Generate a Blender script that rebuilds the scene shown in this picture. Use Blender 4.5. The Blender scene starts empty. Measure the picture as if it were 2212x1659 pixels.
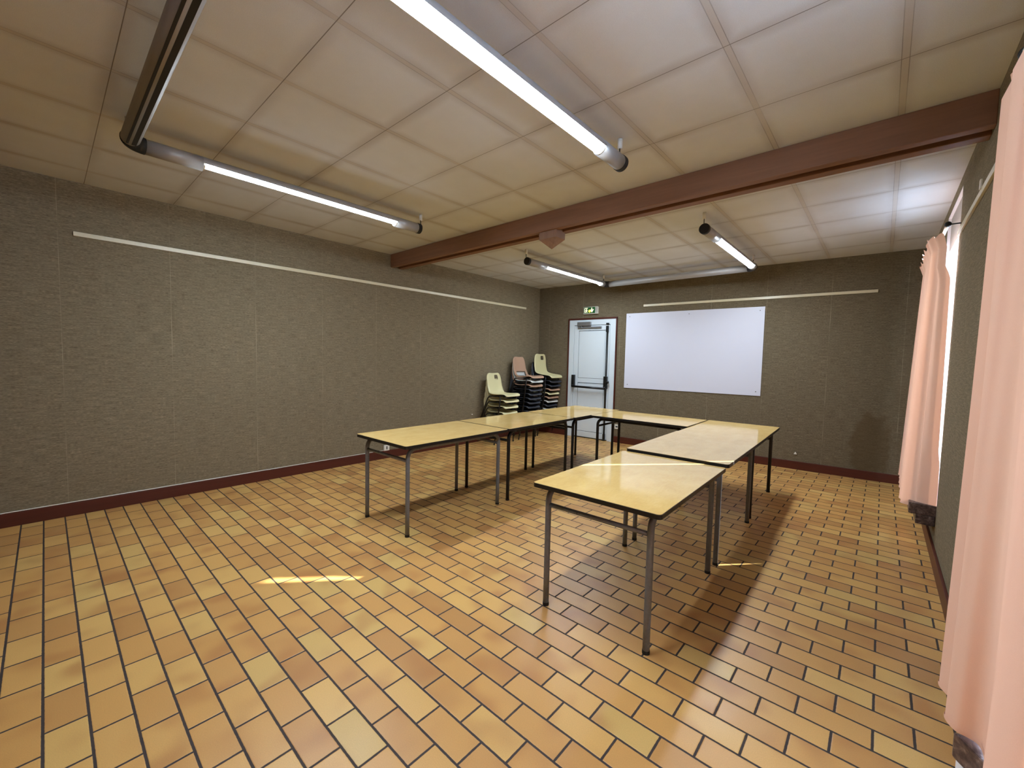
import bpy, bmesh, math, random
from mathutils import Vector, Matrix
random.seed(7)
U = 0.244                      # one floor tile pitch in metres; the room is laid out in tile units
PI = math.pi
C = bpy.context.scene.collection
sc = bpy.context.scene

# ------------------------------------------------------------------ camera
F_PX = 897.76
yaw, pitch, roll = -0.7269, -0.0591, 0.0220
f = Vector((math.cos(pitch)*math.sin(yaw), math.cos(pitch)*math.cos(yaw), math.sin(pitch)))
rt = Vector((math.cos(yaw), -math.sin(yaw), 0)); up = rt.cross(f)
r_ = math.cos(roll)*rt + math.sin(roll)*up
d_ = math.sin(roll)*rt - math.cos(roll)*up
cd = bpy.data.cameras.new('camera'); cam = bpy.data.objects.new('camera', cd); C.objects.link(cam)
cd.sensor_width = 36.0; cd.lens = 36.0*F_PX/2212.0; cd.clip_start = 0.02
m = Matrix.Identity(4)
for i in range(3):
    m[i][0] = r_[i]; m[i][1] = -d_[i]; m[i][2] = -f[i]
m[2][3] = 5.898*U
cam.matrix_world = m
sc.camera = cam

# ------------------------------------------------------------------ view, world, sun
sc.view_settings.view_transform = 'Standard'
sc.view_settings.look = 'None'
sc.view_settings.gamma = 1.0
sc.view_settings.use_curve_mapping = False
sc.view_settings.exposure = 0.98
sc.cycles.use_denoising = True
sc.cycles.max_bounces = 10
sc.cycles.diffuse_bounces = 6
sc.cycles.caustics_reflective = False
sc.cycles.caustics_refractive = False
sc.cycles.sample_clamp_indirect = 6.0
w = bpy.data.worlds.new('sky'); sc.world = w; w.use_nodes = True
bg = w.node_tree.nodes['Background']
bg.inputs[0].default_value = (0.43, 0.68, 1.0, 1); bg.inputs[1].default_value = 16.0
sd = bpy.data.lights.new('sun', 'SUN'); sd.energy = 22.0; sd.angle = math.radians(0.5); sd.color = (1.0, 0.96, 0.90)
sun = bpy.data.objects.new('sun', sd); C.objects.link(sun)
sdir = Vector((-.665, -.747, -.502)).normalized()
sun.rotation_euler = sdir.to_track_quat('-Z', 'Y').to_euler(); sun.location = (8, 9, 7)
LAMP = 52.0                    # strength of the lit fluorescent tubes

# ------------------------------------------------------------------ materials
def lin(c):
    return tuple(((v/255.0)/12.92 if v/255.0 <= .04045 else ((v/255.0+.055)/1.055)**2.4) for v in c)
class NT:
    def __init__(s, name):
        s.m = bpy.data.materials.new(name); s.m.use_nodes = True
        s.t = s.m.node_tree; s.p = s.t.nodes['Principled BSDF']; s.out = s.t.nodes['Material Output']
    def n(s, typ, **kw):
        o = s.t.nodes.new(typ)
        for k, v in kw.items(): setattr(o, k, v)
        return o
    def put(s, sock, v):
        if isinstance(v, bpy.types.NodeSocket): s.t.links.new(v, sock)
        elif v is not None: sock.default_value = v
    def math(s, op, a, b=None, c=None, clamp=False):
        o = s.n('ShaderNodeMath', operation=op, use_clamp=clamp)
        s.put(o.inputs[0], a)
        if b is not None: s.put(o.inputs[1], b)
        if c is not None: s.put(o.inputs[2], c)
        return o.outputs[0]
    def coord(s, which='Object'): return s.n('ShaderNodeTexCoord').outputs[which]
    def sep(s, v):
        o = s.n('ShaderNodeSeparateXYZ'); s.put(o.inputs[0], v); return o.outputs
    def comb(s, x, y, z):
        o = s.n('ShaderNodeCombineXYZ'); s.put(o.inputs[0], x); s.put(o.inputs[1], y); s.put(o.inputs[2], z); return o.outputs[0]
    def vmul(s, v, k):
        o = s.n('ShaderNodeVectorMath', operation='MULTIPLY'); s.put(o.inputs[0], v); o.inputs[1].default_value = k; return o.outputs[0]
    def vadd(s, v, k):
        o = s.n('ShaderNodeVectorMath', operation='ADD'); s.put(o.inputs[0], v); s.put(o.inputs[1], k); return o.outputs[0]
    def noise(s, v, scale, detail=3, rough=.5, dist=0, col=False):
        o = s.n('ShaderNodeTexNoise'); s.put(o.inputs['Vector'], v); o.inputs['Scale'].default_value = scale
        o.inputs['Detail'].default_value = detail; o.inputs['Roughness'].default_value = rough; o.inputs['Distortion'].default_value = dist
        return o.outputs['Color' if col else 'Fac']
    def ramp(s, fac, stops, interp='LINEAR'):
        o = s.n('ShaderNodeValToRGB'); s.put(o.inputs[0], fac); cr = o.color_ramp; cr.interpolation = interp
        while len(cr.elements) < len(stops): cr.elements.new(0.5)
        for e, (p, c) in zip(cr.elements, stops): e.position = p; e.color = (*c, 1)
        return o.outputs[0]
    def mix(s, fac, a, b, mode='MIX'):
        o = s.n('ShaderNodeMix', data_type='RGBA', blend_type=mode)
        s.put(o.inputs[0], fac)
        s.put(o.inputs[6], (*a, 1) if isinstance(a, tuple) else a); s.put(o.inputs[7], (*b, 1) if isinstance(b, tuple) else b)
        return o.outputs[2]
    def mapr(s, v, a, b, c=0., d=1., smooth=False):
        o = s.n('ShaderNodeMapRange'); 
        if smooth: o.interpolation_type = 'SMOOTHSTEP'
        s.put(o.inputs[0], v)
        for i, k in enumerate((a, b, c, d)): o.inputs[i+1].default_value = k
        return o.outputs[0]
    def bump(s, h, strength=.3, dist=.002):
        o = s.n('ShaderNodeBump'); o.inputs['Strength'].default_value = strength; o.inputs['Distance'].default_value = dist
        s.put(o.inputs['Height'], h); s.t.links.new(o.outputs[0], s.p.inputs['Normal'])
    def set(s, col=None, rough=None, metal=None, spec=None):
        if col is not None: s.put(s.p.inputs['Base Color'], (*col, 1) if isinstance(col, tuple) else col)
        if rough is not None: s.put(s.p.inputs['Roughness'], rough)
        if metal is not None: s.put(s.p.inputs['Metallic'], metal)
        if spec is not None: s.put(s.p.inputs['Specular IOR Level'], spec)
        return s.m

def plain(name, rgb, rough=.5, metal=0., var=.06, scale=30., spec=None, bump=0.):
    t = NT(name); v = t.coord(); n = t.noise(v, scale, 4, .6)
    c = lin(rgb); a = tuple(x*(1-var) for x in c); b = tuple(min(1, x*(1+var)) for x in c)
    t.set(t.mix(n, a, b), rough, metal, spec)
    if bump: t.bump(n, bump, .001)
    return t.m

def mat_floor():
    t = NT('floor_tiles'); x, y, z = t.sep(t.coord())
    rp, tp, g = .4996*U, U, .036*U
    row_f = t.math('DIVIDE', t.math('SUBTRACT', y, 8.30*U), rp)
    row = t.math('FLOOR', row_f); fy = t.math('MULTIPLY', t.math('FRACT', row_f), rp)
    odd = t.math('FLOORED_MODULO', row, 2.0)
    xx = t.math('DIVIDE', t.math('SUBTRACT', x, t.math('MULTIPLY_ADD', odd, .5*U, .2071*U)), tp)
    cx_ = t.math('FLOOR', xx); fx = t.math('MULTIPLY', t.math('FRACT', xx), tp)
    dx = t.math('MINIMUM', fx, t.math('SUBTRACT', tp, fx)); dy = t.math('MINIMUM', fy, t.math('SUBTRACT', rp, fy))
    wob = t.math('MULTIPLY', t.math('SUBTRACT', t.noise(t.coord(), 60, 2), .5), .0022)
    d = t.math('ADD', t.math('MINIMUM', dx, dy), wob)
    tile = t.mapr(d, g*.42, g*.62, 0, 1, True)
    wn = t.n('ShaderNodeTexWhiteNoise', noise_dimensions='2D'); t.put(wn.inputs['Vector'], t.comb(cx_, row, 0.0))
    rnd = wn.outputs['Value']; rc = wn.outputs['Color']
    base = t.ramp(rnd, [(0, lin((188, 138, 80))), (.16, lin((203, 152, 88))), (.45, lin((211, 160, 91))), (.72, lin((217, 169, 98))), (.9, lin((221, 177, 104))), (1, lin((210, 174, 104)))])
    off = t.n('ShaderNodeVectorMath', operation='SCALE'); t.put(off.inputs[0], rc); off.inputs['Scale'].default_value = 9.0
    big = t.noise(t.vadd(t.coord(), off.outputs[0]), 4.6, 1, .4)
    flame = t.mapr(big, .46, .80, 0, .62, True)
    base = t.mix(flame, base, lin((168, 108, 60)))
    fine = t.noise(t.coord(), 260, 3, .7)
    base = t.mix(t.mapr(fine, .3, .75, 0, .22), base, lin((120, 84, 50)))
    grout = t.mix(t.noise(t.coord(), 14, 3), lin((44, 36, 36)), lin((70, 58, 52)))
    col = t.mix(tile, grout, base)
    rough = t.mix(tile, (.75, .75, .75), t.mix(t.noise(t.coord(), 9, 4), (.30, .30, .30), (.44, .44, .44)))
    t.set(col, rough, 0, .45)
    h = t.math('ADD', t.math('MULTIPLY', t.mapr(d, g*.3, g*.9, 0, 1, True), 1.0), t.math('MULTIPLY', t.noise(t.coord(), 35, 3), .16))
    t.bump(h, .5, .0016)
    return t.m

def mat_wall(axis, seams, stain=False, light_k=1.):
    """woven wallpaper: fine horizontal threads, hairline seams. axis = world axis running along the wall"""
    pal = [(.37, tuple(v*light_k for v in lin((84, 74, 58)))), (.5, tuple(v*light_k for v in lin((122, 110, 88)))), (.63, tuple(v*light_k for v in lin((156, 143, 118))))]
    t = NT('woven_wallpaper_'+axis); c = t.coord(); x, y, z = t.sep(c)
    al = y if axis == 'y' else x
    v = t.comb(t.math('MULTIPLY', al, 48), 0.0, t.math('MULTIPLY', z, 330))
    n1 = t.noise(v, 1.0, 4, .65)
    v2 = t.comb(t.math('MULTIPLY', al, 9), 0.0, t.math('MULTIPLY', z, 110)); n2 = t.noise(v2, 1.0, 4, .6)
    n3 = t.noise(c, 700, 2, .5); n4 = t.noise(c, 1.2, 3)
    k = t.math('ADD', t.math('ADD', t.math('MULTIPLY', n1, .5), t.math('MULTIPLY', n2, .28)), t.math('MULTIPLY', n3, .22))
    col = t.ramp(k, pal)
    col = t.mix(t.mapr(n4, .35, .7, 0, .10), col, lin((90, 76, 56)))
    # seams
    s0, sp = seams
    q = t.math('FRACT', t.math('DIVIDE', t.math('SUBTRACT', al, s0), sp))
    dd = t.math('MULTIPLY', t.math('MINIMUM', q, t.math('SUBTRACT', 1.0, q)), sp)
    sm = t.mapr(dd, .0008, .0026, 1, 0)
    seg = t.mapr(t.noise(t.comb(t.math('MULTIPLY', al, 1.3), 0.0, t.math('MULTIPLY', z, 1.6)), 1.0, 3, .6), .42, .66, 0.04, .7)
    col = t.mix(t.math('MULTIPLY', sm, seg), col, lin((182, 170, 144)))
    if stain:
        ex = t.math('DIVIDE', t.math('SUBTRACT', x, -.62*U), .95*U); ez = t.math('DIVIDE', t.math('SUBTRACT', z, 1.7*U), 1.9*U)
        rr = t.math('ADD', t.math('MULTIPLY', ex, ex), t.math('MULTIPLY', ez, ez))
        rr = t.math('ADD', rr, t.math('MULTIPLY', t.math('SUBTRACT', t.noise(c, 7, 4), .5), 1.8))
        col = t.mix(t.mapr(rr, .5, 1.1, .5, 0, True), col, lin((84, 66, 38)))
    t.set(col, .95, 0, .15)
    t.bump(k, .35, .0012)
    return t.m

def mat_ceiling():
    t = NT('ceiling_panels'); c = t.coord(); x, y, z = t.sep(c)
    P = 2.465*U
    def dist(v, s0):
        q = t.math('FRACT', t.math('DIVIDE', t.math('SUBTRACT', v, s0), P))
        return t.math('MULTIPLY', t.math('SUBTRACT', t.math('PINGPONG', t.math('ADD', q, .5), .5), 0.0), P), q
    qx = t.math('FRACT', t.math('DIVIDE', t.math('SUBTRACT', x, .0), P)); 
    dx = t.math('MULTIPLY', t.math('MINIMUM', qx, t.math('SUBTRACT', 1.0, qx)), P)
    # rows: separate origin either side of the beam
    side = t.math('GREATER_THAN', y, 13.6*U)
    yo = t.math('MULTIPLY_ADD', side, (18.77-1.09-7*2.465)*U, 1.09*U)
    qy = t.math('FRACT', t.math('DIVIDE', t.math('SUBTRACT', y, yo), P))
    dy = t.math('MULTIPLY', t.math('MINIMUM', qy, t.math('SUBTRACT', 1.0, qy)), P)
    lx = t.mapr(t.math('ABSOLUTE', t.math('SUBTRACT', dx, .014)), .0007, .0024, 1, 0)   # two hairlines each side of the bar
    ly = t.mapr(dy, .0008, .0030, 1, 0)
    bar = t.mapr(dx, .012, .014, 1, 0)
    patch = t.mapr(t.noise(c, 1.7, 3), .3, .7, .15, .8)
    soil = t.mapr(t.math('MINIMUM', dx, dy), .0, .075, 1, 0, True)
    spk = t.noise(c, 420, 3, .7)
    base = t.mix(t.mapr(spk, .3, .7), lin((198, 200, 202)), lin((222, 225, 229)))
    base = t.mix(t.math('MULTIPLY', t.mapr(t.noise(c, 2.3, 4, .6), .35, .75, 0, .30), 1.0), base, lin((184, 180, 172)))
    base = t.mix(t.math('MULTIPLY', soil, t.math('MULTIPLY', patch, .42)), base, lin((122, 100, 78)))
    base = t.mix(t.math('MULTIPLY', bar, .35), base, lin((188, 176, 160)))
    line = t.math('MAXIMUM', t.math('MULTIPLY', lx, t.math('MULTIPLY', patch, .7)), t.math('MULTIPLY', ly, .75))
    base = t.mix(line, base, lin((84, 66, 50)))
    t.set(base, .9, 0, .1)
    t.bump(t.math('SUBTRACT', t.math('MULTIPLY', spk, .3), line), .35, .002)
    return t.m

def mat_wood(name, dark, light, axis='x', knots=True, rough=.55, scale=1.0):
    t = NT(name); c = t.coord(); x, y, z = t.sep(c)
    k = {'x': (1.2, 22, 22), 'y': (22, 1.2, 22), 'z': (22, 22, 1.2)}[axis]
    v = t.vmul(c, tuple(a*scale for a in k))
    n = t.noise(v, 1.0, 5, .6, .6)
    n2 = t.noise(t.vmul(c, tuple(a*scale*3.5 for a in k)), 1.0, 3, .6)
    col = t.mix(t.math('ADD', t.math('MULTIPLY', n, .7), t.math('MULTIPLY', n2, .3)), lin(dark), lin(light))
    if knots:
        vo = t.n('ShaderNodeTexVoronoi'); t.put(vo.inputs['Vector'], t.vmul(c, (1.9, .01, 5.0) if axis == 'x' else (5., 5., 2.)))
        vo.inputs['Scale'].default_value = 1.0; vo.inputs['Randomness'].default_value = 1.0
        kn = t.mapr(vo.outputs['Distance'], .035, .075, .9, 0, True)
        col = t.mix(kn, col, lin((34, 18, 12)))
    t.set(col, rough, 0, .35); t.bump(n2, .15, .001)
    return t.m

def mat_laminate():
    t = NT('table_laminate'); oi = t.n('ShaderNodeObjectInfo'); c = t.vadd(t.coord(), t.comb(t.math('MULTIPLY_ADD', oi.outputs['Random'], 40.0, 3.3), t.math('MULTIPLY_ADD', oi.outputs['Random'], 25.0, 7.7), .37))
    n = t.noise(t.vmul(c, (9, 3.0, 1)), 1.0, 4, .6, .8); n2 = t.noise(c, 7, 4, .6)
    n3 = t.noise(t.vmul(c, (120, 26, 1)), 1.0, 3, .6)
    k = t.math('ADD', t.math('ADD', t.math('MULTIPLY', n, .4), t.math('MULTIPLY', n2, .35)), t.math('MULTIPLY', n3, .25))
    col = t.ramp(k, [(.3, lin((212, 174, 104))), (.5, lin((224, 188, 118))), (.7, lin((233, 201, 134)))])
    t.set(col, t.mapr(n2, .3, .7, .05, .11), 0, .5)
    return t.m

def mat_curtain():
    t = NT('curtain_fabric'); c = t.coord()
    n = t.noise(c, 900, 2, .5); n2 = t.noise(t.vmul(c, (3, 3, .6)), 1.0, 3)
    col = t.mix(t.mapr(n2, .3, .7), lin((234, 186, 162)), lin((243, 202, 178)))
    col = t.mix(t.mapr(n, .3, .7, 0, .25), col, lin((218, 168, 144)))
    df = t.n('ShaderNodeBsdfDiffuse'); tr = t.n('ShaderNodeBsdfTranslucent'); mx = t.n('ShaderNodeMixShader')
    t.put(df.inputs[0], col); t.put(tr.inputs[0], t.mix(.5, col, lin((236, 150, 96)))); mx.inputs[0].default_value = .02
    t.t.links.new(df.outputs[0], mx.inputs[1]); t.t.links.new(tr.outputs[0], mx.inputs[2]); t.t.links.new(mx.outputs[0], t.out.inputs[0])
    b = t.n('ShaderNodeBump'); b.inputs['Strength'].default_value = .25; b.inputs['Distance'].default_value = .0006
    t.put(b.inputs['Height'], n); t.t.links.new(b.outputs[0], df.inputs['Normal'])
    return t.m

def mat_marble():
    t = NT('marbled_sill'); c = t.coord()
    n = t.noise(c, 16, 6, .65, 1.6); n2 = t.noise(t.vmul(c, (30, 4, 30)), 1.0, 5, .7, 1.0)
    col = t.ramp(t.math('ADD', t.math('MULTIPLY', n, .5), t.math('MULTIPLY', n2, .5)), [(.36, lin((30, 25, 26))), (.47, lin((70, 54, 52))), (.56, lin((104, 84, 78))), (.68, lin((150, 138, 134)))])
    t.set(col, .3, 0, .5); return t.m

def mat_emit(name, rgb, strength):
    t = NT(name); e = t.n('ShaderNodeEmission'); e.inputs[0].default_value = (*rgb, 1); e.inputs[1].default_value = strength
    t.t.links.new(e.outputs[0], t.out.inputs[0]); return t.m

def mat_glass():
    t = NT('window_glass'); g = t.n('ShaderNodeBsdfGlass'); tr = t.n('ShaderNodeBsdfTransparent'); gl = t.n('ShaderNodeBsdfGlossy'); mx = t.n('ShaderNodeMixShader')
    fr = t.n('ShaderNodeFresnel'); fr.inputs[0].default_value = 1.3; gl.inputs['Roughness'].default_value = .02
    t.t.nodes.remove(g)
    mx.inputs[0].default_value = .03; t.t.links.new(tr.outputs[0], mx.inputs[1]); t.t.links.new(gl.outputs[0], mx.inputs[2]); t.t.links.new(mx.outputs[0], t.out.inputs[0])
    return t.m

def mat_metal_paint(name, rgb, rough=.4, metal=.3):
    t = NT(name); c = t.coord(); n = t.noise(c, 45, 5, .7); s = t.noise(t.vmul(c, (60, 60, 8)), 1.0, 4, .7)
    col = t.mix(t.mapr(n, .35, .7, 0, .5), lin(rgb), tuple(v*.62 for v in lin(rgb)))
    col = t.mix(t.mapr(s, .68, .72, 0, .85), col, tuple(v*.22 for v in lin(rgb)))
    t.set(col, t.mapr(n, .3, .7, rough-.08, rough+.15), metal, .5); return t.m

M = {}
M['floor'] = mat_floor()
M['wall_l'] = mat_wall('y', (.41*U, 2.998*U), False, 1.08)  # same paper, lightened to stand in for stronger light on the side walls
M['wall_b'] = mat_wall('x', (-11.27*U, 3.0*U), True)
M['ceil'] = mat_ceiling()
M['beam'] = mat_wood('beam_wood', (106, 72, 52), (150, 108, 80))
M['post'] = mat_wood('post_wood', (110, 80, 62), (160, 124, 100), 'z', False)
M['base'] = mat_wood('skirting_wood', (62, 26, 18), (98, 46, 34), 'x', False, .4, .6)
M['base_y'] = mat_wood('skirting_wood_side', (62, 26, 18), (98, 46, 34), 'y', False, .4, .6)
M['trim'] = mat_wood('door_trim_wood', (58, 22, 14), (92, 42, 28), 'z', False, .45)
M['lam'] = mat_laminate()
M['edge'] = plain('black_edge_band', (20, 18, 18), .4)
M['grey'] = mat_metal_paint('grey_tube_paint', (112, 114, 118), .42, .12)
M['black'] = mat_metal_paint('black_tube_paint', (24, 22, 22), .38, .1)
M['rubber'] = plain('black_rubber', (16, 15, 16), .6)
M['cream'] = plain('cream_plastic', (214, 205, 158), .42, 0, .04, 200, None, .1)
M['brown'] = plain('brown_plastic', (176, 140, 114), .6, 0, .08, 300, None, .2)
M['white_pl'] = plain('pale_grey_plastic', (196, 198, 192), .42, 0, .04, 200)
M['dark'] = plain('charcoal_plastic', (48, 49, 56), .45, 0, .08, 200)
M['board'] = plain('whiteboard_enamel', (214, 216, 230), .35, 0, .015, 3)
M['screw'] = plain('dull_screw', (120, 118, 112), .4, .6)
M['door'] = plain('door_paint', (214, 224, 230), .4, 0, .02, 6)
M['doorgap'] = plain('door_seal', (46, 48, 52), .6)
M['blackmetal'] = plain('black_door_hardware', (14, 15, 14), .35)
M['closer'] = plain('silver_closer', (150, 150, 150), .35, .7)
M['rail'] = plain('cream_rail_paint', (214, 204, 172), .32, 0, .04, 12)
M['white'] = plain('white_plastic', (226, 222, 210), .4, 0, .03, 20)
M['alu'] = mat_wood('satin_tube_metal', (150, 146, 142), (172, 168, 164), 'y', False, .42, .4)
M['alu'].node_tree.nodes['Principled BSDF'].inputs['Metallic'].default_value = .30
M['slot'] = plain('fixture_slot', (22, 16, 14), .5)
M['louver'] = plain('fixture_underside', (120, 110, 96), .35, .4)
M['lamp'] = mat_emit('lit_fluorescent_diffuser', (0.84, .97, 1.10), LAMP)
M['curtain'] = mat_curtain()
M['marble'] = mat_marble()
M['box'] = plain('shutter_box_panel', (168, 160, 152), .7, 0, .03, 20)
M['plaster'] = plain('white_plaster', (214, 216, 222), .8, 0, .03, 40, None, .2)
M['winframe'] = plain('white_window_frame', (222, 224, 224), .35, 0, .02)
M['glass'] = mat_glass()
M['ground'] = plain('outdoor_bounce_ground', (205, 206, 208), .9, 0, .15, 3)
M['sign_g'] = plain('sign_green', (30, 92, 48), .4)
M['sign_w'] = mat_emit('sign_pictogram_glow', (1.0, .94, .55), .95)
M['sign_y'] = mat_emit('sign_lamp_glow', (1.0, .82, .12), .9)

# ------------------------------------------------------------------ geometry helpers (metres unless the name says U)
def obj(name, bm, mat, parent=None, smooth=False, bevel=0., loc=None):
    me = bpy.data.meshes.new(name); bm.normal_update(); bm.to_mesh(me); bm.free()
    me.materials.append(mat)
    if smooth: 
        for p in me.polygons: p.use_smooth = True
    o = bpy.data.objects.new(name, me); C.objects.link(o)
    if parent: o.parent = parent
    if loc: o.location = loc
    if bevel:
        b = o.modifiers.new('bevel', 'BEVEL'); b.width = bevel; b.segments = 2; b.limit_method = 'ANGLE'; b.angle_limit = math.radians(40)
    return o
def tag(o, label, cat, group=None, kind=None):
    o['label'] = label; o['category'] = cat
    if group: o['group'] = group
    if kind: o['kind'] = kind
    return o
def struct(o): o['kind'] = 'structure'; return o
def thing(name, label, cat, loc=(0, 0, 0), rz=0., group=None):
    o = bpy.data.objects.new(name, None); C.objects.link(o); o.location = loc; o.rotation_euler = (0, 0, rz); o.empty_display_size = .05
    return tag(o, label, cat, group)
def box(bm, x0, x1, y0, y1, z0, z1):
    vs = [bm.verts.new(p) for p in ((x0, y0, z0), (x1, y0, z0), (x1, y1, z0), (x0, y1, z0), (x0, y0, z1), (x1, y0, z1), (x1, y1, z1), (x0, y1, z1))]
    for q in ((3, 2, 1, 0), (4, 5, 6, 7), (0, 1, 5, 4), (1, 2, 6, 5), (2, 3, 7, 6), (3, 0, 4, 7)): bm.faces.new([vs[i] for i in q])
    return vs
def boxU(bm, *a): return box(bm, *[v*U for v in a])
def tube(bm, pts, r, seg=14, caps=True):
    pts = [Vector(p) for p in pts]; rings = []
    t0 = (pts[1]-pts[0]).normalized()
    nrm = t0.orthogonal().normalized()
    for i, p in enumerate(pts):
        if i == 0: t = t0
        elif i == len(pts)-1: t = (pts[-1]-pts[-2]).normalized()
        else: t = ((pts[i+1]-p).normalized()+(p-pts[i-1]).normalized()).normalized()
        nrm = (nrm - t*nrm.dot(t)).normalized(); bn = t.cross(nrm)
        rings.append([bm.verts.new(p + (nrm*math.cos(2*PI*k/seg)+bn*math.sin(2*PI*k/seg))*r) for k in range(seg)])
    for a, b in zip(rings, rings[1:]):
        for k in range(seg): bm.faces.new((a[k], a[(k+1) % seg], b[(k+1) % seg], b[k]))
    if caps: bm.faces.new(rings[0][::-1]); bm.faces.new(rings[-1])
def arc(c, a, b, n=7):
    """quarter bend from c+a to c+b"""
    c, a, b = Vector(c), Vector(a), Vector(b)
    return [c + a*math.cos(t*PI/2/n) + b*math.sin(t*PI/2/n) for t in range(n+1)]
def rrect(x0, x1, y0, y1, r, n=5):
    out = []
    for cx, cy, a0 in ((x1-r, y1-r, 0), (x0+r, y1-r, 90), (x0+r, y0+r, 180), (x1-r, y0+r, 270)):
        for k in range(n+1):
            a = math.radians(a0+90*k/n); out.append((cx+r*math.cos(a), cy+r*math.sin(a)))
    return out
def prism(bm, poly, z0, z1, mp=lambda x, y, z: (x, y, z)):
    a = [bm.verts.new(mp(x, y, z0)) for x, y in poly]; b = [bm.verts.new(mp(x, y, z1)) for x, y in poly]
    bm.faces.new(a[::-1]); bm.faces.new(b)
    for i in range(len(poly)): j = (i+1) % len(poly); bm.faces.new((a[i], a[j], b[j], b[i]))
def B(): return bmesh.new()

# ------------------------------------------------------------------ room shell (tile units)
XL, XR, H = -21.30, 1.49, 11.72
Y0 = -13.6                       # far end of the hall behind the camera
SK = .065                        # the end wall is a little out of square
def yb(x): return 28.55 + SK*x
TH = 1.3
bm = B(); boxU(bm, XL-TH, XR+TH, Y0-TH, 30.5, -1.0, 0); struct(obj('floor', bm, M['floor']))
bm = B(); boxU(bm, XL-TH, XR+TH, Y0-TH, 30.5, H, H+.8); struct(obj('ceiling', bm, M['ceil']))
bm = B(); boxU(bm, XL-TH, XL, Y0-TH, 30.5, 0, H); struct(obj('wall_left', bm, M['wall_l']))
bm = B(); boxU(bm, XL, XR+TH, Y0-TH, Y0, 0, H); struct(obj('wall_front', bm, M['wall_b']))
WINS = [(18.30, 22.0, 1.62, 11.35), (-.1, 6.95, 1.62, 11.35)]
bm = B()
ys = [(6.95, 18.30), (22.0, 30.5), (Y0, -.1)]
for a, b in ys: boxU(bm, XR, XR+TH, a, b, 0, H)
for a, b, z0, z1 in WINS: boxU(bm, XR, XR+TH, a, b, 0, z0-.35); boxU(bm, XR, XR+TH, a, b, z1, H)
struct(obj('wall_right', bm, M['wall_l']))
# end wall with doorway, in a slightly rotated frame
ang = math.atan(SK)
bw = bpy.data.objects.new('wall_back', None)
def bx(x): return (x-XL)/math.cos(ang)   # wall frame abscissa from left corner
BO = Vector((XL*U, yb(XL)*U, 0))
def place_back(o): o.location = BO; o.rotation_euler = (0, 0, ang); return o
# materials on the end wall use object coordinates, so shift the pattern origin
def back_mat(m0):
    return m0
DX0, DX1 = bx(-18.40), bx(-14.56)
bm = B()
for a, b, z0, z1 in ((-1.5, DX0, 0, H), (DX1, 26, 0, H), (DX0, DX1, 9.02, H)): boxU(bm, a, b, 0, 1.0, z0, z1)
M['wall_b2'] = mat_wall('x', (bx(-11.27)*U, 3.007*U), False)
t = None
wallb = struct(place_back(obj('wall_back', bm, M['wall_b2'])))
# damp stain near the right corner belongs to the wallpaper: rebuild its material with local coordinates
def stain_mat():
    mm = mat_wall('x', (bx(-11.27)*U, 3.007*U), True, .80)  # real stain, plus the same paper darkened for dimmer light on this wall
    for n in mm.node_tree.nodes:
        if n.type == 'MATH' and n.operation == 'SUBTRACT' and abs(n.inputs[1].default_value + .62*U) < 1e-6: n.inputs[1].default_value = bx(-.25)*U
    return mm
wallb.data.materials[0] = stain_mat()

# skirting
bm = B(); boxU(bm, XL, XL+.07, Y0, yb(XL), 0, .46); struct(obj('baseboard_left', bm, M['base_y'], bevel=.003))
bm = B(); boxU(bm, XR-.07, XR, Y0, yb(XR)-.02, 0, .46); struct(obj('baseboard_right', bm, M['base_y'], bevel=.003))
bm = B(); boxU(bm, 0.07, bx(-18.47), -.07, 0, 0, .46); boxU(bm, bx(-14.47), bx(XR)-.07, -.07, 0, 0, .46); struct(place_back(obj('baseboard_back', bm, M['base'], bevel=.003)))
bm = B(); tube(bm, [((XL+.035)*U, y*U, .485*U) for y in (-13, -5, 0, 4, 8, 12.9)], .0045, 8)
tag(obj('white_cable', bm, M['white'], smooth=True), 'thin white cable lying along the top of the left skirting board', 'cable')

# beams: pairs of boards with a gap, a post end hanging through the gap
def beam(y):
    r = []
    for k, (a, b) in enumerate(((0, .26), (.54, .86))):
        bm = B(); boxU(bm, XL, XR, y+a, y+b, 11.0, H); obj('beam_board', bm, M['beam'], bm_par, bevel=.004)
bm_par = struct(bpy.data.objects.new('trim_1', None)); C.objects.link(bm_par); beam(13.29)
bm = B(); s = .27
cx, cy = -10.2, 13.69
hw = .42; hd=.30
for (z0, z1) in ((10.72, H),):
    boxU(bm, cx-hw, cx+hw, cy-hd, cy+hd, z0, z1)
bm.faces.ensure_lookup_table()
low = [v for v in bm.verts if abs(v.co.z-10.72*U) < 1e-5]
ff = [f_ for f_ in bm.faces if all(v in low for v in f_.verts)][0]
bm.faces.remove(ff); tip = bm.verts.new((cx*U, cy*U, 10.35*U))
low.sort(key=lambda v: math.atan2(v.co.y-cy*U, v.co.x-cx*U))
for i in range(4): bm.faces.new((low[i], tip, low[(i+1) % 4]))
o = obj('post_end', bm, M['post'], bm_par); o['label'] = 'pointed wooden post end hanging between the two beam boards'
bm_par = struct(bpy.data.objects.new('trim_2', None)); C.objects.link(bm_par); beam(-1.71)

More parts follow.
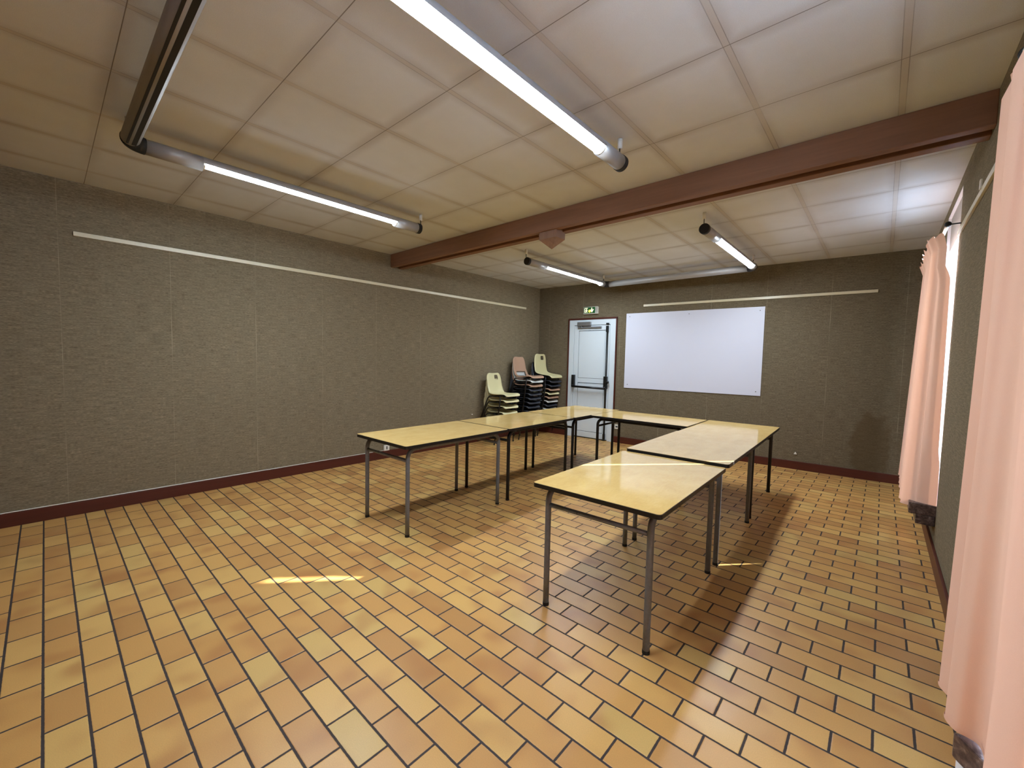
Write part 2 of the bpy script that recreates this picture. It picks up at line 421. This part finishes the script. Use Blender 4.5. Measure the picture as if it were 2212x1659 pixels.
# windows in the right wall
def window(i, a, b, z0, z1):
    wroot = struct(bpy.data.objects.new('window_%d' % i, None)); C.objects.link(wroot)
    xf = XR+.95
    bm = B(); w_ = .22
    boxU(bm, xf, xf+.25, a, a+w_, z0, z1); boxU(bm, xf, xf+.25, b-w_, b, z0, z1); boxU(bm, xf, xf+.25, a+w_, b-w_, z0, z0+w_); boxU(bm, xf, xf+.25, a+w_, b-w_, z1-w_, z1)
    mdl = (a+b)/2; boxU(bm, xf, xf+.25, mdl-.2, mdl+.2, z0+w_, z1-w_)
    obj('window_frame', bm, M['winframe'], wroot, bevel=.004)
    for p, q in ((a+w_, mdl-.2), (mdl+.2, b-w_)):
        bm = B(); boxU(bm, xf+.1, xf+.13, p, q, z0+w_, z1-w_); obj('pane', bm, M['glass'], wroot)
    bm = B()
    if i == 1:
        boxU(bm, XR-.62, XR+.95, a, b, z0-.35, z0); boxU(bm, XR-.45, XR, a+.02, b-.02, z0-.66, z0-.35)
    else:
        boxU(bm, XR, XR+.95, a, b, z0-.35, z0)
        prism(bm, [(p*U, q*U) for p, q in ((XR, 7.2), (.87, 7.12), (1.27, 6.5), (1.27, .2), (XR, .2))], (z0-.37)*U, (z0-.05)*U)
    obj('window_sill', bm, M['marble'], wroot, bevel=.006)
    if i == 1:
        bm = B(); boxU(bm, XR+.08, XR+.24, a+.03, b-.03, 10.12, z1-.03); obj('shutter_box', bm, M['box'], wroot)
    # white plastered reveals
    bm = B(); boxU(bm, XR, XR+TH, a, a+.03, z0, z1); boxU(bm, XR, XR+TH, b-.03, b, z0, z1); boxU(bm, XR, XR+TH, a+.03, b-.03, z1-.03, z1)
    obj('window_reveal', bm, M['plaster'], wroot)
    return wroot
for i, wv in enumerate(WINS): window(i+1, *wv)
# white plastered breast below the near window sill
bm = B(); prism(bm, [(p*U, q*U) for p, q in ((XR, 7.17), (.91, 7.08), (1.29, 6.48), (1.29, .22), (XR, .22))], 0, (WINS[1][2]-.37)*U); struct(obj('trim_3', bm, M['plaster']))
# unseen pale ground outside, added to bounce daylight in from below
bm = B(); boxU(bm, XR+TH, 90, -60, 90, -1.2, -.6); struct(obj('ground', bm, M['ground']))

# ------------------------------------------------------------------ door in the end wall (local frame: x along wall, -y into the room), metres via U
droot = struct(place_back(bpy.data.objects.new('door_1', None))); C.objects.link(droot)
def dpart(name, mat, boxes, parent=None, bevel=0.002, smooth=False):
    bm = B()
    for q in boxes: boxU(bm, *q)
    return obj(name, bm, mat, parent or droot, smooth, bevel)
L0, L1 = bx(-17.96), bx(-15.02)
dpart('door_trim', M['trim'], [(DX0-.10, DX0, -.09, .05, 0, 9.12), (DX1, DX1+.10, -.09, .05, 0, 9.12), (DX0-.10, DX1+.10, -.09, .05, 9.02, 9.14)])
dpart('door_frame', M['door'], [(DX0, L0-.02, -.05, .3, 0, 9.02), (L1+.02, DX1, -.05, .3, 0, 9.02), (L0-.02, L1+.02, -.05, .3, 8.62, 9.02)])
dpart('door_seal', M['doorgap'], [(L0-.02, L1+.02, .03, .06, .0, 8.62)], bevel=0)
P0, P1 = bx(-17.58), bx(-15.37)
# leaf with two recessed panels
dpart('door_leaf', M['door'], [(L0, P0, -.03, .03, .08, 8.58), (P1, L1, -.03, .03, .08, 8.58), (P0, P1, -.03, .03, 8.21, 8.58), (P0, P1, -.03, .03, 4.24, 4.59), (P0, P1, -.03, .03, .08, .5)])
dpart('door_panel', M['door'], [(P0+.025, P1-.025, .0, .028, 4.615, 8.17)]); dpart('door_panel', M['door'], [(P0+.025, P1-.025, .0, .028, .53, 4.20)])
# closer
c0 = bx(-17.63)
dpart('door_closer', M['closer'], [(c0, c0+1.10, -.25, -.05, 8.56, 8.84)])
dpart('closer_slide_rail', M['closer'], [(c0, c0+1.95, -.14, -.03, 8.36, 8.48), (c0+.28, c0+.36, -.2, -.1, 8.42, 8.60)])
# panic bar
XB, XR_ = bx(-17.88), bx(-15.19)
pb = dpart('panic_bar', M['blackmetal'], [(XB-.12, XB+.12, -.28, -.03, 3.92, 4.82), (XR_-.13, XR_+.13, -.28, -.03, 3.88, 4.80)], bevel=.008)
bm = B(); tube(bm, [((XB)*U, -.36*U, 3.94*U), ((XR_)*U, -.36*U, 3.90*U)], .020); 
tube(bm, [(XB*U, -.2*U, 4.1*U), (XB*U, -.37*U, 3.94*U)], .014); tube(bm, [(XR_*U, -.2*U, 4.06*U), (XR_*U, -.37*U, 3.90*U)], .014)
obj('push_bar', bm, M['blackmetal'], droot, True)
bm = B(); tube(bm, [(XR_*U, -.12*U, .3*U), (XR_*U, -.12*U, 8.3*U)], .0165); obj('bolt_rod', bm, M['blackmetal'], droot, True)
dpart('bolt_case', M['blackmetal'], [(XR_-.09, XR_+.09, -.2, -.03, 8.05, 8.5), (XR_-.11, XR_+.11, -.16, -.03, 8.6, 8.72)], bevel=.006)
dpart('bolt_case', M['blackmetal'], [(XR_-.08, XR_+.08, -.2, -.03, .1, .52), (XR_-.13, XR_+.13, -.2, -.03, .02, .08)], bevel=.006)
bm = B(); kx = bx(-14.99); tube(bm, [(kx*U, -.05*U, 4.38*U), (kx*U, -.22*U, 4.38*U)], .008); tube(bm, [(kx*U, -.2*U, 4.38*U), (kx*U, -.34*U, 4.38*U)], .024, 18)
obj('door_knob', bm, M['blackmetal'], droot, True)

# exit sign above the door
sg = thing('exit_sign', 'small green emergency exit sign lit above the white door', 'exit sign'); place_back(sg)
s0, s1 = bx(-17.15), bx(-15.98)
bm = B(); boxU(bm, s0, s1, -.2, 0, 9.43, 9.96); obj('sign_case', bm, M['white'], sg, bevel=.003)
bm = B(); boxU(bm, s0+.04, s1-.20, -.225, -.2, 9.48, 9.93); obj('sign_face', bm, M['sign_g'], sg)
bm = B()
def sq(bm, a, b, c, d, dp=-.232): boxU(bm, s0+a, s0+b, dp, -.2251, 9.45+c, 9.45+d)
sq(bm, .10, .14, .08, .42); sq(bm, .10, .36, .38, .42)                      # doorway
sq(bm, .10, .20, .08, .12)
def poly(bm, pts, dp=-.232):
    prism(bm, pts, -.2251, dp, lambda x, y, z: ((s0+x)*U, z*U, (9.45+y)*U))
obj('doorway_mark', bm, M['sign_w'], sg); bm = B()
poly(bm, [(.66, .42), (.72, .43), (.73, .24), (.80, .33), (.86, .29), (.73, .10), (.70, .08), (.58, .26), (.63, .31), (.67, .24)])   # downward arrow
obj('arrow_mark', bm, M['sign_w'], sg); bm = B()
cxx, cyy = .27, .33
poly(bm, [(cxx+.035*math.cos(a*PI/4), cyy+.035*math.sin(a*PI/4)) for a in range(8)])
poly(bm, [(.24, .29), (.31, .29), (.37, .22), (.34, .20), (.30, .24), (.29, .19), (.33, .13), (.33, .07), (.29, .07), (.29, .12), (.25, .16), (.20, .09), (.15, .11), (.16, .14), (.19, .14), (.22, .19), (.23, .25), (.18, .22), (.16, .25)])
obj('running_figure', bm, M['sign_w'], sg); bm = B()
poly(bm, [(.42, .12), (.52, .07), (.62, .12), (.60, .24), (.50, .30), (.43, .24)])
obj('lamp_glow', bm, M['sign_y'], sg)
bm = B()
for k in range(2): boxU(bm, s1-.15+k*.07, s1-.12+k*.07, -.206, -.198, 9.47, 9.93)
obj('side_grille', bm, M['doorgap'], sg)

# whiteboard
wb = thing('whiteboard', 'large plain white board screwed to the end wall right of the door', 'whiteboard'); place_back(wb)
b0, b1 = bx(-13.80), bx(-5.33)
bm = B(); boxU(bm, b0, b1, -.05, 0, 4.05, 9.32); obj('panel', bm, M['board'], wb, bevel=.001)
for x, z in ((b0+.25, 9.1), (b1-.25, 9.1), (b0+.25, 4.3), (b1-.25, 4.3), ((b0+b1)/2, 9.1)):
    bm = B(); tube(bm, [(x*U, -.05*U, z*U), (x*U, -.065*U, z*U)], .007, 10); obj('screw', bm, M['screw'], wb)
# rails
bm = B(); boxU(bm, bx(-12.60), bx(-.39), -.06, 0, 9.74, 9.89); tag(place_back(obj('picture_rail', bm, M['rail'], bevel=.002)), 'cream painted rail on the end wall above the whiteboard', 'picture rail', 'cream wall rails')
bm = B(); boxU(bm, XL, XL+.06, .78, 25.4, 9.86, 10.01); tag(obj('picture_rail', bm, M['rail'], bevel=.002), 'long cream painted rail running along the left wall', 'picture rail', 'cream wall rails')
bm = B(); boxU(bm, XR-.06, XR, 9.6, 18.2, 9.84, 9.99); tag(obj('picture_rail', bm, M['rail'], bevel=.002), 'cream painted rail on the right wall between the two curtains', 'picture rail', 'cream wall rails')
bm = B(); boxU(bm, XR-.09, XR-.06, 14.05, 14.18, 9.95, 10.16); tag(obj('rail_hook', bm, M['white']), 'tiny white hook on the right wall rail', 'hook')
# sockets
so = thing('wall_socket', 'white wall socket on the end wall just right of the door', 'socket'); place_back(so)
bm = B(); boxU(bm, bx(-14.45)+.05, bx(-14.09)+.05, -.05, 0, 1.0, 1.34); obj('face_plate', bm, M['white'], so, bevel=.003)
bm = B(); boxU(bm, bx(-14.32), bx(-14.16), -.058, -.05, 1.12, 1.22); obj('socket_insert', bm, M['doorgap'], so)
so = thing('wall_socket', 'cream wall socket above the left skirting board', 'socket', (XL*U, 13.05*U, .62*U))
bm = B(); box(bm, 0, .022, -.042, .042, -.04, .04); obj('face_plate', bm, M['white'], so, bevel=.003)
bm = B(); box(bm, .022, .0235, -.008, .008, -.022, .022); obj('socket_insert', bm, M['doorgap'], so)
bm = B(); tube(bm, [(XL*U, 19.77*U, 2.0*U), ((XL+.09)*U, 19.77*U, 2.0*U)], .009, 10); tag(obj('wall_plug', bm, M['white']), 'tiny white plug in the left wall beside the chair stack', 'wall plug')
bm = B(); xx = bx(-3.45)*U; prism(bm, [(xx-.018, .86*U), (xx+.018, .86*U), (xx+.004, .86*U+.03), (xx-.004, .86*U+.03)], -.0, -.015, lambda x, y, z: (x, z, y))
tag(place_back(obj('wall_plug', bm, M['white'])), 'tiny white fitting low on the end wall behind the right tables', 'wall plug')

# ------------------------------------------------------------------ suspended tube lights
ZT, RT = 11.13, .19
def half_tube(bm, x, y0, y1, r, a0, a1, seg=18, flat=1.):
    """open arc of a tube along y with thickness, angles in degrees from straight down"""
    ra = []
    for y in (y0, y1):
        ra.append([bm.verts.new((x*U + r*U*math.sin(math.radians(a0+(a1-a0)*k/seg)), y*U, ZT*U - r*U*((math.cos(math.radians(a0+(a1-a0)*k/seg))-math.cos(math.radians(a0)))*flat+math.cos(math.radians(a0))))) for k in range(seg+1)])
    for k in range(seg): bm.faces.new((ra[0][k], ra[0][k+1], ra[1][k+1], ra[1][k]))
    return ra
def lens(bm, x, y0, y1, w_, sag, seg=14):
    r = []
    for y in (y0, y1):
        r.append([bm.verts.new(((x+w_*t)*U, y*U, (ZT-RT*.2-RT*sag*(1-t*t))*U)) for t in [-1+2*k/seg for k in range(seg+1)]])
    for k in range(seg): bm.faces.new((r[0][k], r[0][k+1], r[1][k+1], r[1][k]))
def arm(root, x, ya, yb_, la, lb, cap_y, hang):
    for (p, q) in ((ya, la), (lb, yb_)):
        bm = B(); tube(bm, [(x*U, p*U, ZT*U), (x*U, q*U, ZT*U)], RT*U, 28); obj('tube_housing', bm, M['alu'], root, False).data.polygons.foreach_set('use_smooth', [True]*30)
    # reflector half over the lamp
    bm = B(); half_tube(bm, x, la, lb, RT, 79, 281); half_tube(bm, x, la, lb, RT*.95, 281, 79)
    obj('reflector', bm, M['alu'], root, True)
    bm = B(); lens(bm, x, la+.02, lb-.02, RT*.965, .3)
    # flat lid closing the lower half so the lamp is solid
    d = obj('diffuser', bm, M['lamp'], root, True); d['label'] = 'lit white diffuser of the tube light'
    for y in (la+.02, lb-.02):
        bm = B(); tube(bm, [(x*U, (y-.02)*U, ZT*U), (x*U, (y+.02)*U, ZT*U)], RT*.9*U, 20); obj('lamp_holder', bm, M['white'], root)
    for y in hang:
        bm = B(); tube(bm, [(x*U, y*U, H*U), (x*U, y*U, (H-.24)*U)], .016, 12); obj('hanger_sleeve', bm, M['white'], root, True)
        bm = B(); tube(bm, [(x*U, y*U, (H-.24)*U), (x*U, y*U, (ZT+RT*.9)*U)], .004, 8); obj('hanger_wire', bm, M['rubber'], root, True)
def elbow(root, x, y, sx, sy):
    bm = B(); R = .30
    tube(bm, arc(((x+sx*R)*U, (y+sy*R)*U, ZT*U), (-sx*R*U, 0, 0), (0, -sy*R*U, 0)), (RT+.012)*U, 24); obj('elbow', bm, M['rubber'], root, True)
def cap(root, x, y, s):
    bm = B(); tube(bm, [(x*U, (y-.16*s)*U, ZT*U), (x*U, y*U, ZT*U)], (RT+.012)*U, 28); obj('end_cap', bm, M['rubber'], root, False, .004)
def cross(root, x0, x1, y, slot):
    bm = B(); tube(bm, [(x0*U, y*U, ZT*U), (x1*U, y*U, ZT*U)], RT*U, 28); obj('tube_housing', bm, M['alux'], root, True)
    if slot:
        for k, (o_, wd, mt) in enumerate(((-.075, .022, 'slot'), (.045, .045, 'slot'))):
            zb = ZT-math.sqrt(RT**2-o_**2)
            bm = B(); boxU(bm, x0+.1, x1-.1, y+o_-wd, y+o_+wd, zb-.012, zb+.03); obj('louver_slot', bm, M['slot'], root)
M['alux'] = mat_wood('satin_tube_metal_cross', (150, 146, 142), (172, 168, 164), 'x', False, .50, .4)
M['alux'].node_tree.nodes['Principled BSDF'].inputs['Metallic'].default_value = .30
XA, XB2 = -14.42, -5.47
lt = thing('suspended_tube_light', 'front row of suspended metal tube lights joined in a U by a slotted cross tube', 'ceiling light', group='suspended tube lights')
arm(lt, XA, 1.86, 10.2, 3.07, 9.2, 10.2, (10.38, 1.56)); arm(lt, XB2, 1.86, 10.2, 3.07, 9.2, 10.2, (10.2, 1.56))
elbow(lt, XA, 1.56, 1, 1); elbow(lt, XB2, 1.56, -1, 1); cap(lt, XA, 10.34, 1); cap(lt, XB2, 10.34, 1)
cross(lt, XA+.3, XB2-.3, 1.56, True)
lt = thing('suspended_tube_light', 'rear row of suspended tube lights joined by a plain cross tube near the end wall', 'ceiling light', group='suspended tube lights')
arm(lt, XA, 17.3, 25.3, 18.78, 24.9, 0, (17.12, 25.3)); arm(lt, XB2, 17.3, 25.3, 18.78, 24.9, 0, (17.12, 25.3))
elbow(lt, XA, 25.6, 1, -1); elbow(lt, XB2, 25.6, -1, -1); cap(lt, XA, 17.16, -1); cap(lt, XB2, 17.16, -1)
cross(lt, XA+.3, XB2-.3, 25.6, False)

# ------------------------------------------------------------------ tables
TW, TL, TZ = 3.07*U, 4.885*U, 3.0*U
def make_table(fm, name='folding_table'):
    """local frame: long side along y, origin on the floor below the centre"""
    r = bpy.data.objects.new('classroom_table', None); C.objects.link(r); r.empty_display_size = .05
    w_, l_ = TW/2, TL/2; th = .026
    bm = B(); prism(bm, rrect(-w_, w_, -l_, l_, .022), TZ-th, TZ-.0012)
    core = obj('table_edge', bm, M['edge'], r, bevel=.002)
    bm = B(); prism(bm, rrect(-w_+.002, w_-.002, -l_+.002, l_-.002, .02), TZ-.0012, TZ); obj('tabletop', bm, M['lam'], r)
    xi, yi, R_, rr = w_-.070, l_-.068, .072, .0172
    zt = TZ-th-rr
    for sx in (-1, 1):
        for sy in (-1, 1):
            x, y = sx*xi, sy*yi
            bm = B(); pts = [(x, y, .0)] + [(x, y, .2), (x, y, zt-R_)][0:2] + arc((x, y-sy*R_, zt-R_), (0, sy*R_, 0), (0, 0, R_))[1:] + [(x, y-sy*(R_+.03), zt)]
            tube(bm, pts, rr, 16); lg = obj('leg', bm, M[fm], r, True)
            bm = B(); tube(bm, [(x, y, 0), (x, y, .018)], rr+.0015, 16); obj('rubber_foot', bm, M['rubber'], lg, False)
        bm = B(); tube(bm, [(sx*xi, -yi+R_+.03, zt), (sx*xi, yi-R_-.03, zt)], rr, 14); obj('side_rail', bm, M[fm], r, True)
    for sy in (-1, 1):
        bm = B(); tube(bm, [(-xi, sy*yi, 2.46*U), (xi, sy*yi, 2.46*U)], .0125, 14); obj('cross_bar', bm, M[fm], r, True)
    return r
def copy_tree(o, parent=None):
    c = o.copy(); C.objects.link(c)
    if parent: c.parent = parent
    for ch in [k for k in o.children]: copy_tree(ch, c)
    return c
tg, tb = make_table('grey'), make_table('black')
used = set()
def put_table(proto, x, y, rz, sz, label):
    r = proto if proto.name not in used else copy_tree(proto)
    used.add(r.name); r.location = (x*U, y*U, 0); r.rotation_euler = (0, 0, rz); r.scale = (1, 1, sz)
    tag(r, label, 'table', 'classroom tables set in a horseshoe')
    return r
put_table(tg, -4.57, 10.08, .024, 1.003, 'grey-legged table nearest the camera at the front of the right row')
put_table(tg, -4.66, 15.07, .026, 1.027, 'grey-legged middle table of the right row, its top slightly higher than its neighbours')
put_table(tb, -4.84, 19.99, .032, 1.014, 'black-legged table at the back right corner of the horseshoe')
put_table(tg, -12.63, 9.90, .012, 1.027, 'grey-legged table at the near end of the left row')
put_table(tb, -12.73, 14.87, .020, 1.027, 'black-legged middle table of the left row')
put_table(tb, -12.83, 19.84, .018, 1.027, 'black-legged table at the back left corner before the chair stacks')
put_table(tb, -8.83, 20.45, PI/2+.020, 1.027, 'black-legged table set crosswise between the two rows near the end wall')

# ------------------------------------------------------------------ stacking chairs
PROF = [(.214, .410), (.212, .424), (.199, .434), (.170, .436), (.13, .434), (.08, .430), (.03, .427), (-.02, .425), (-.07, .425), (-.11, .430), (-.145, .440), (-.170, .458), (-.186, .484), (-.198, .520), (-.208, .56), (-.216, .60), (-.224, .64), (-.232, .68), (-.240, .72), (-.247, .755), (-.252, .778), (-.256, .79)]
def shell_mesh(mat, kind):
    bm = B(); nu = 18; rows = []
    n = len(PROF)
    for i, (px, pz) in enumerate(PROF):
        tt = i/(n-1)
        hw_ = .195 if tt < .35 else (.195 - .022*(tt-.35)/.65 if kind != 'brown' else .195-.028*(tt-.35)/.65)
        if i < 3: hw_ -= (.030, .014, .004)[i]
        if i > n-5: hw_ -= (.004, .014, .030, .055)[i-(n-4)]
        a = PROF[max(0, i-1)]; b = PROF[min(n-1, i+1)]
        tx, tz = b[0]-a[0], b[1]-a[1]; ln = math.hypot(tx, tz); nx, nz = tz/ln, -tx/ln   # towards the sitter
        if nx < 0 and nz < 0: nx, nz = -nx, -nz
        row = []
        for j in range(nu+1):
            s_ = -1+2*j/nu; e = abs(s_)
            lift = .034*e**2.2 if 2 < i < 10 else (.020*e**2.5 if i > 9 else (.030, .032, .033)[i]*e**2.2)
            if 10 <= i <= 13: lift += .012*e**2
            if e > .97: lift -= .020
            row.append(bm.verts.new((px+nx*lift, s_*hw_, pz+nz*lift)))
        rows.append(row)
    for i in range(n-1):
        for j in range(nu):
            if kind == 'cream' and 17 <= i <= 18 and 10 <= j <= 13: continue
            if kind == 'brown' and 10 <= i <= 12 and 3 <= j <= 14: continue
            bm.faces.new((rows[i][j], rows[i][j+1], rows[i+1][j+1], rows[i+1][j]))
    for v in [v for v in bm.verts if not v.link_faces]: bm.verts.remove(v)
    o = obj('seat_shell', bm, mat, None, True)
    so_ = o.modifiers.new('thickness', 'SOLIDIFY'); so_.thickness = .006; so_.offset = 0
    sb = o.modifiers.new('smooth', 'SUBSURF'); sb.levels = 1; sb.render_levels = 1
    return o
def make_chair(kind, mat):
    r = bpy.data.objects.new('stacking_chair', None); C.objects.link(r); r.empty_display_size = .05
    sh = shell_mesh(mat, kind); sh.parent = r
    for sy in (-1, 1):
        # front and rear leg of one side frame
        for nm, pts in (('f', [(.10, sy*.235, 0), (.125, sy*.205, .36), (.11, sy*.19, .405), (.05, sy*.175, .412)]), ('r', [(-.31, sy*.235, 0), (-.175, sy*.205, .36), (-.15, sy*.19, .402), (-.09, sy*.175, .408)])):
            bm = B(); tube(bm, pts, .0095, 10); lg = obj('leg', bm, M['black'], r, True)
            bm = B(); p = Vector(pts[0]); q = p.lerp(Vector(pts[1]), .07); tube(bm, [p, q], .012, 10); obj('rubber_foot', bm, M['rubber'], lg)
        bm = B(); tube(bm, [(.05, sy*.175, .412), (-.09, sy*.175, .408)], .0095, 10); obj('side_rail', bm, M['black'], r, True)
    bm = B(); tube(bm, [(-.06, -.175, .408), (-.06, .175, .408)], .0095, 10); tube(bm, [(.06, -.175, .41), (.06, .175, .41)], .0095, 10); obj('seat_frame', bm, M['black'], r, True)
    return r
protos = {k: make_chair(a, M[b]) for k, a, b in (('cream', 'cream', 'cream'), ('brown', 'brown', 'brown'), ('pale grey', 'brown', 'white_pl'), ('charcoal', 'plain', 'dark'))}
ordn = ['topmost', 'second from the top', 'third from the top', 'fourth from the top', 'fifth from the top', 'sixth from the top', 'seventh from the top', 'eighth from the top', 'ninth from the top', 'bottom']
chused = set()
def stack(cols, x, y, dz, dx, where, group, rz=0., top_extra=0., top_tilt=0.):
    n = len(cols)
    for k, kind in enumerate(cols):            # k = 0 is the bottom chair
        p = protos[kind]; r = p if p.name not in chused else copy_tree(p)
        chused.add(r.name)
        last = (k == n-1)
        r.location = (x*U+dx*(k-(n-1)) - (.43*math.sin(top_tilt) if last else 0), y*U + random.uniform(-.004, .004), dz*k + (top_extra if last else 0))
        r.rotation_euler = (0, top_tilt if last else 0, rz + random.uniform(-.02, .02))
        o_ = 'bottom' if k == 0 else ordn[n-1-k]
        tag(r, '%s plastic stacking chair, %s of the %s' % (kind, o_, where), 'chair', group)
stack(['cream']*5, -19.74, 21.32, .1012, .016, 'short left stack', 'chairs in the short stack')
stack(['charcoal']*7 + ['brown', 'pale grey', 'brown'], -19.74, 24.02, .0775, .010, 'middle stack by the wall', 'chairs in the middle stack')
stack(['charcoal', 'pale grey', 'charcoal', 'pale grey', 'brown', 'cream', 'brown', 'charcoal', 'charcoal', 'cream'], -19.66, 26.28, .0755, .014, 'corner stack by the door', 'chairs in the corner stack', 0, .055, math.radians(9))

# ------------------------------------------------------------------ curtains
def curtain(name, label, top, bot, z0, z1, nf, amp_t, amp_b, group, seed=0, nu=260, nv=44, edge=None, scallop=.018):
    root = thing(name, label, 'curtain', group=group)
    rnd = random.Random(seed)
    def samp(path, s_):
        ds = [0]
        for a, b in zip(path, path[1:]): ds.append(ds[-1]+math.hypot(b[0]-a[0], b[1]-a[1]))
        d = s_*ds[-1]
        for i in range(len(path)-1):
            if d <= ds[i+1]+1e-9:
                k = (d-ds[i])/(ds[i+1]-ds[i]); a, b = path[i], path[i+1]
                tx, ty = (b[0]-a[0]), (b[1]-a[1]); l = math.hypot(tx, ty)
                return a[0]+tx*k, a[1]+ty*k, -ty/l, tx/l
    phs = [rnd.uniform(0, 2*PI) for _ in range(4)]
    bm = B(); rows = []
    for iv in range(nv+1):
        v = iv/nv; z = z0+(z1-z0)*v; row = []
        for iu in range(nu+1):
            s_ = iu/nu
            xt, yt, nxt, nyt = samp(top, s_); xb, yb_, nxb, nyb = samp(bot, s_)
            e = 1-v
            x = xb*e+xt*v; y = yb_*e+yt*v; nx = nxb*e+nxt*v; ny = nyb*e+nyt*v
            A = amp_b*e+amp_t*v
            wv = math.sin(2*PI*nf*s_+phs[0]+.5*math.sin(3*s_*2*PI+phs[1])) + .35*math.sin(2*PI*nf*2.1*s_+phs[2]+1.5*v)*v + .25*math.sin(2*PI*nf*.37*s_+phs[3]+1.2*v)
            wv *= min(1., s_*14, (1-s_)*14+.15)
            hd = 0.
            if v > .955: hd = .13*((v-.955)/.045)                  # ruffled heading flares off the rod
            if edge and s_ < .12: x -= edge*(1-s_/.12)*min(1, max(0, (z-8.75)/.2))
            if edge and s_ < .06: x += (1.487-x)*(1-s_/.06)*min(1, max(0, (3.3-z)/.4))
            row.append(bm.verts.new(((x+nx*A*wv+nx*hd)*U, (y+ny*A*wv)*U, z*U + (math.sin(2*PI*nf*2*s_)*.012 if v > .98 else 0))))
        rows.append(row)
    for a, b in zip(rows, rows[1:]):
        for k in range(nu): bm.faces.new((a[k], a[k+1], b[k+1], b[k]))
    o = obj('curtain_fabric', bm, M['curtain'], root, True)
    # hem
    bm = B(); a = [v.co.copy() for v in []]
    me = o.data; base = [me.vertices[i].co.copy() for i in range(nu+1)]
    ra = [[bm.verts.new(p + Vector((dx_, 0, dz_))) for p in base] for dx_, dz_ in ((-.0015, .0), (-.0022, .006), (-.0015, .012))]
    for p, q in zip(ra, ra[1:]):
        for k in range(nu): bm.faces.new((p[k], p[k+1], q[k+1], q[k]))
    obj('hem', bm, M['curtain'], root, True)
    bm.free() if False else None
    return root
# window 2 curtain (far)
curtain('curtain', 'salmon pink curtain glowing in sunlight over the far window', [(1.37, 18.34), (1.16, 18.50), (1.02, 18.85), (1.03, 20.5), (1.10, 24.4)], [(1.455, 18.32), (1.0, 18.45), (.72, 18.85), (.76, 21.0), (.82, 24.6)], 1.43, 10.0, 8, .05, .055, 'salmon pink curtains', 3, edge=.12)
def smooth_path(P, n=10):
    out = []
    for i in range(len(P)-1):
        p0, p1, p2, p3 = P[max(0, i-1)], P[i], P[i+1], P[min(len(P)-1, i+2)]
        for k in range(n):
            t = k/n
            out.append(tuple(.5*((2*p1[a])+(-p0[a]+p2[a])*t+(2*p0[a]-5*p1[a]+4*p2[a]-p3[a])*t*t+(-p0[a]+3*p1[a]-3*p2[a]+p3[a])*t**3) for a in (0, 1)))
    return out+[P[-1]]
BP = [(1.30, 8.10), (1.0, 8.22), (.815, 8.02), (.88, 7.78), (1.0, 7.62), (.90, 7.44), (.812, 7.28), (.88, 7.08), (1.08, 6.95), (1.04, 6.3), (.90, 5.6), (.795, 5.15), (.86, 4.8), (1.06, 4.5), (.98, 3.9), (.79, 3.2), (.95, 2.6), (1.06, 2.2), (.8, 1.5), (1.0, .8), (.8, 0), (1.0, -1.2)]
TP = [(1.10+(x-.93)*.55, 9.0-(8.1-y)*1.1) for x, y in BP]
curtain('curtain', 'salmon pink curtain closest to the camera at the right edge', smooth_path(TP), smooth_path(BP), 1.6, 10.0, 11, .035, .006, 'salmon pink curtains', 11, nu=420)
def rod(y0, y1, label):
    r = thing('curtain_rod', label, 'curtain rod', group='curtain rods')
    bm = B(); tube(bm, [(1.22*U, y0*U, 10.22*U), (1.22*U, y1*U, 10.22*U)], .011, 14); obj('pole', bm, M['white'], r, True)
    for y in (y0, y1):
        bm = B(); bmesh.ops.create_uvsphere(bm, u_segments=14, v_segments=10, radius=.02); obj('finial', bm, M['rubber'], r, True, loc=(1.22*U, y*U, 10.22*U))
    for y in (y0+.05, y1-.05):
        bm = B(); tube(bm, [(XR*U, y*U, 10.22*U), (1.22*U, y*U, 10.22*U)], .005, 8); obj('bracket', bm, M['rubber'], r, True)
rod(18.1, 25.2, 'white curtain rod with black ends over the far window')
rod(-1.6, 9.0, 'white curtain rod over the near window at the right edge')
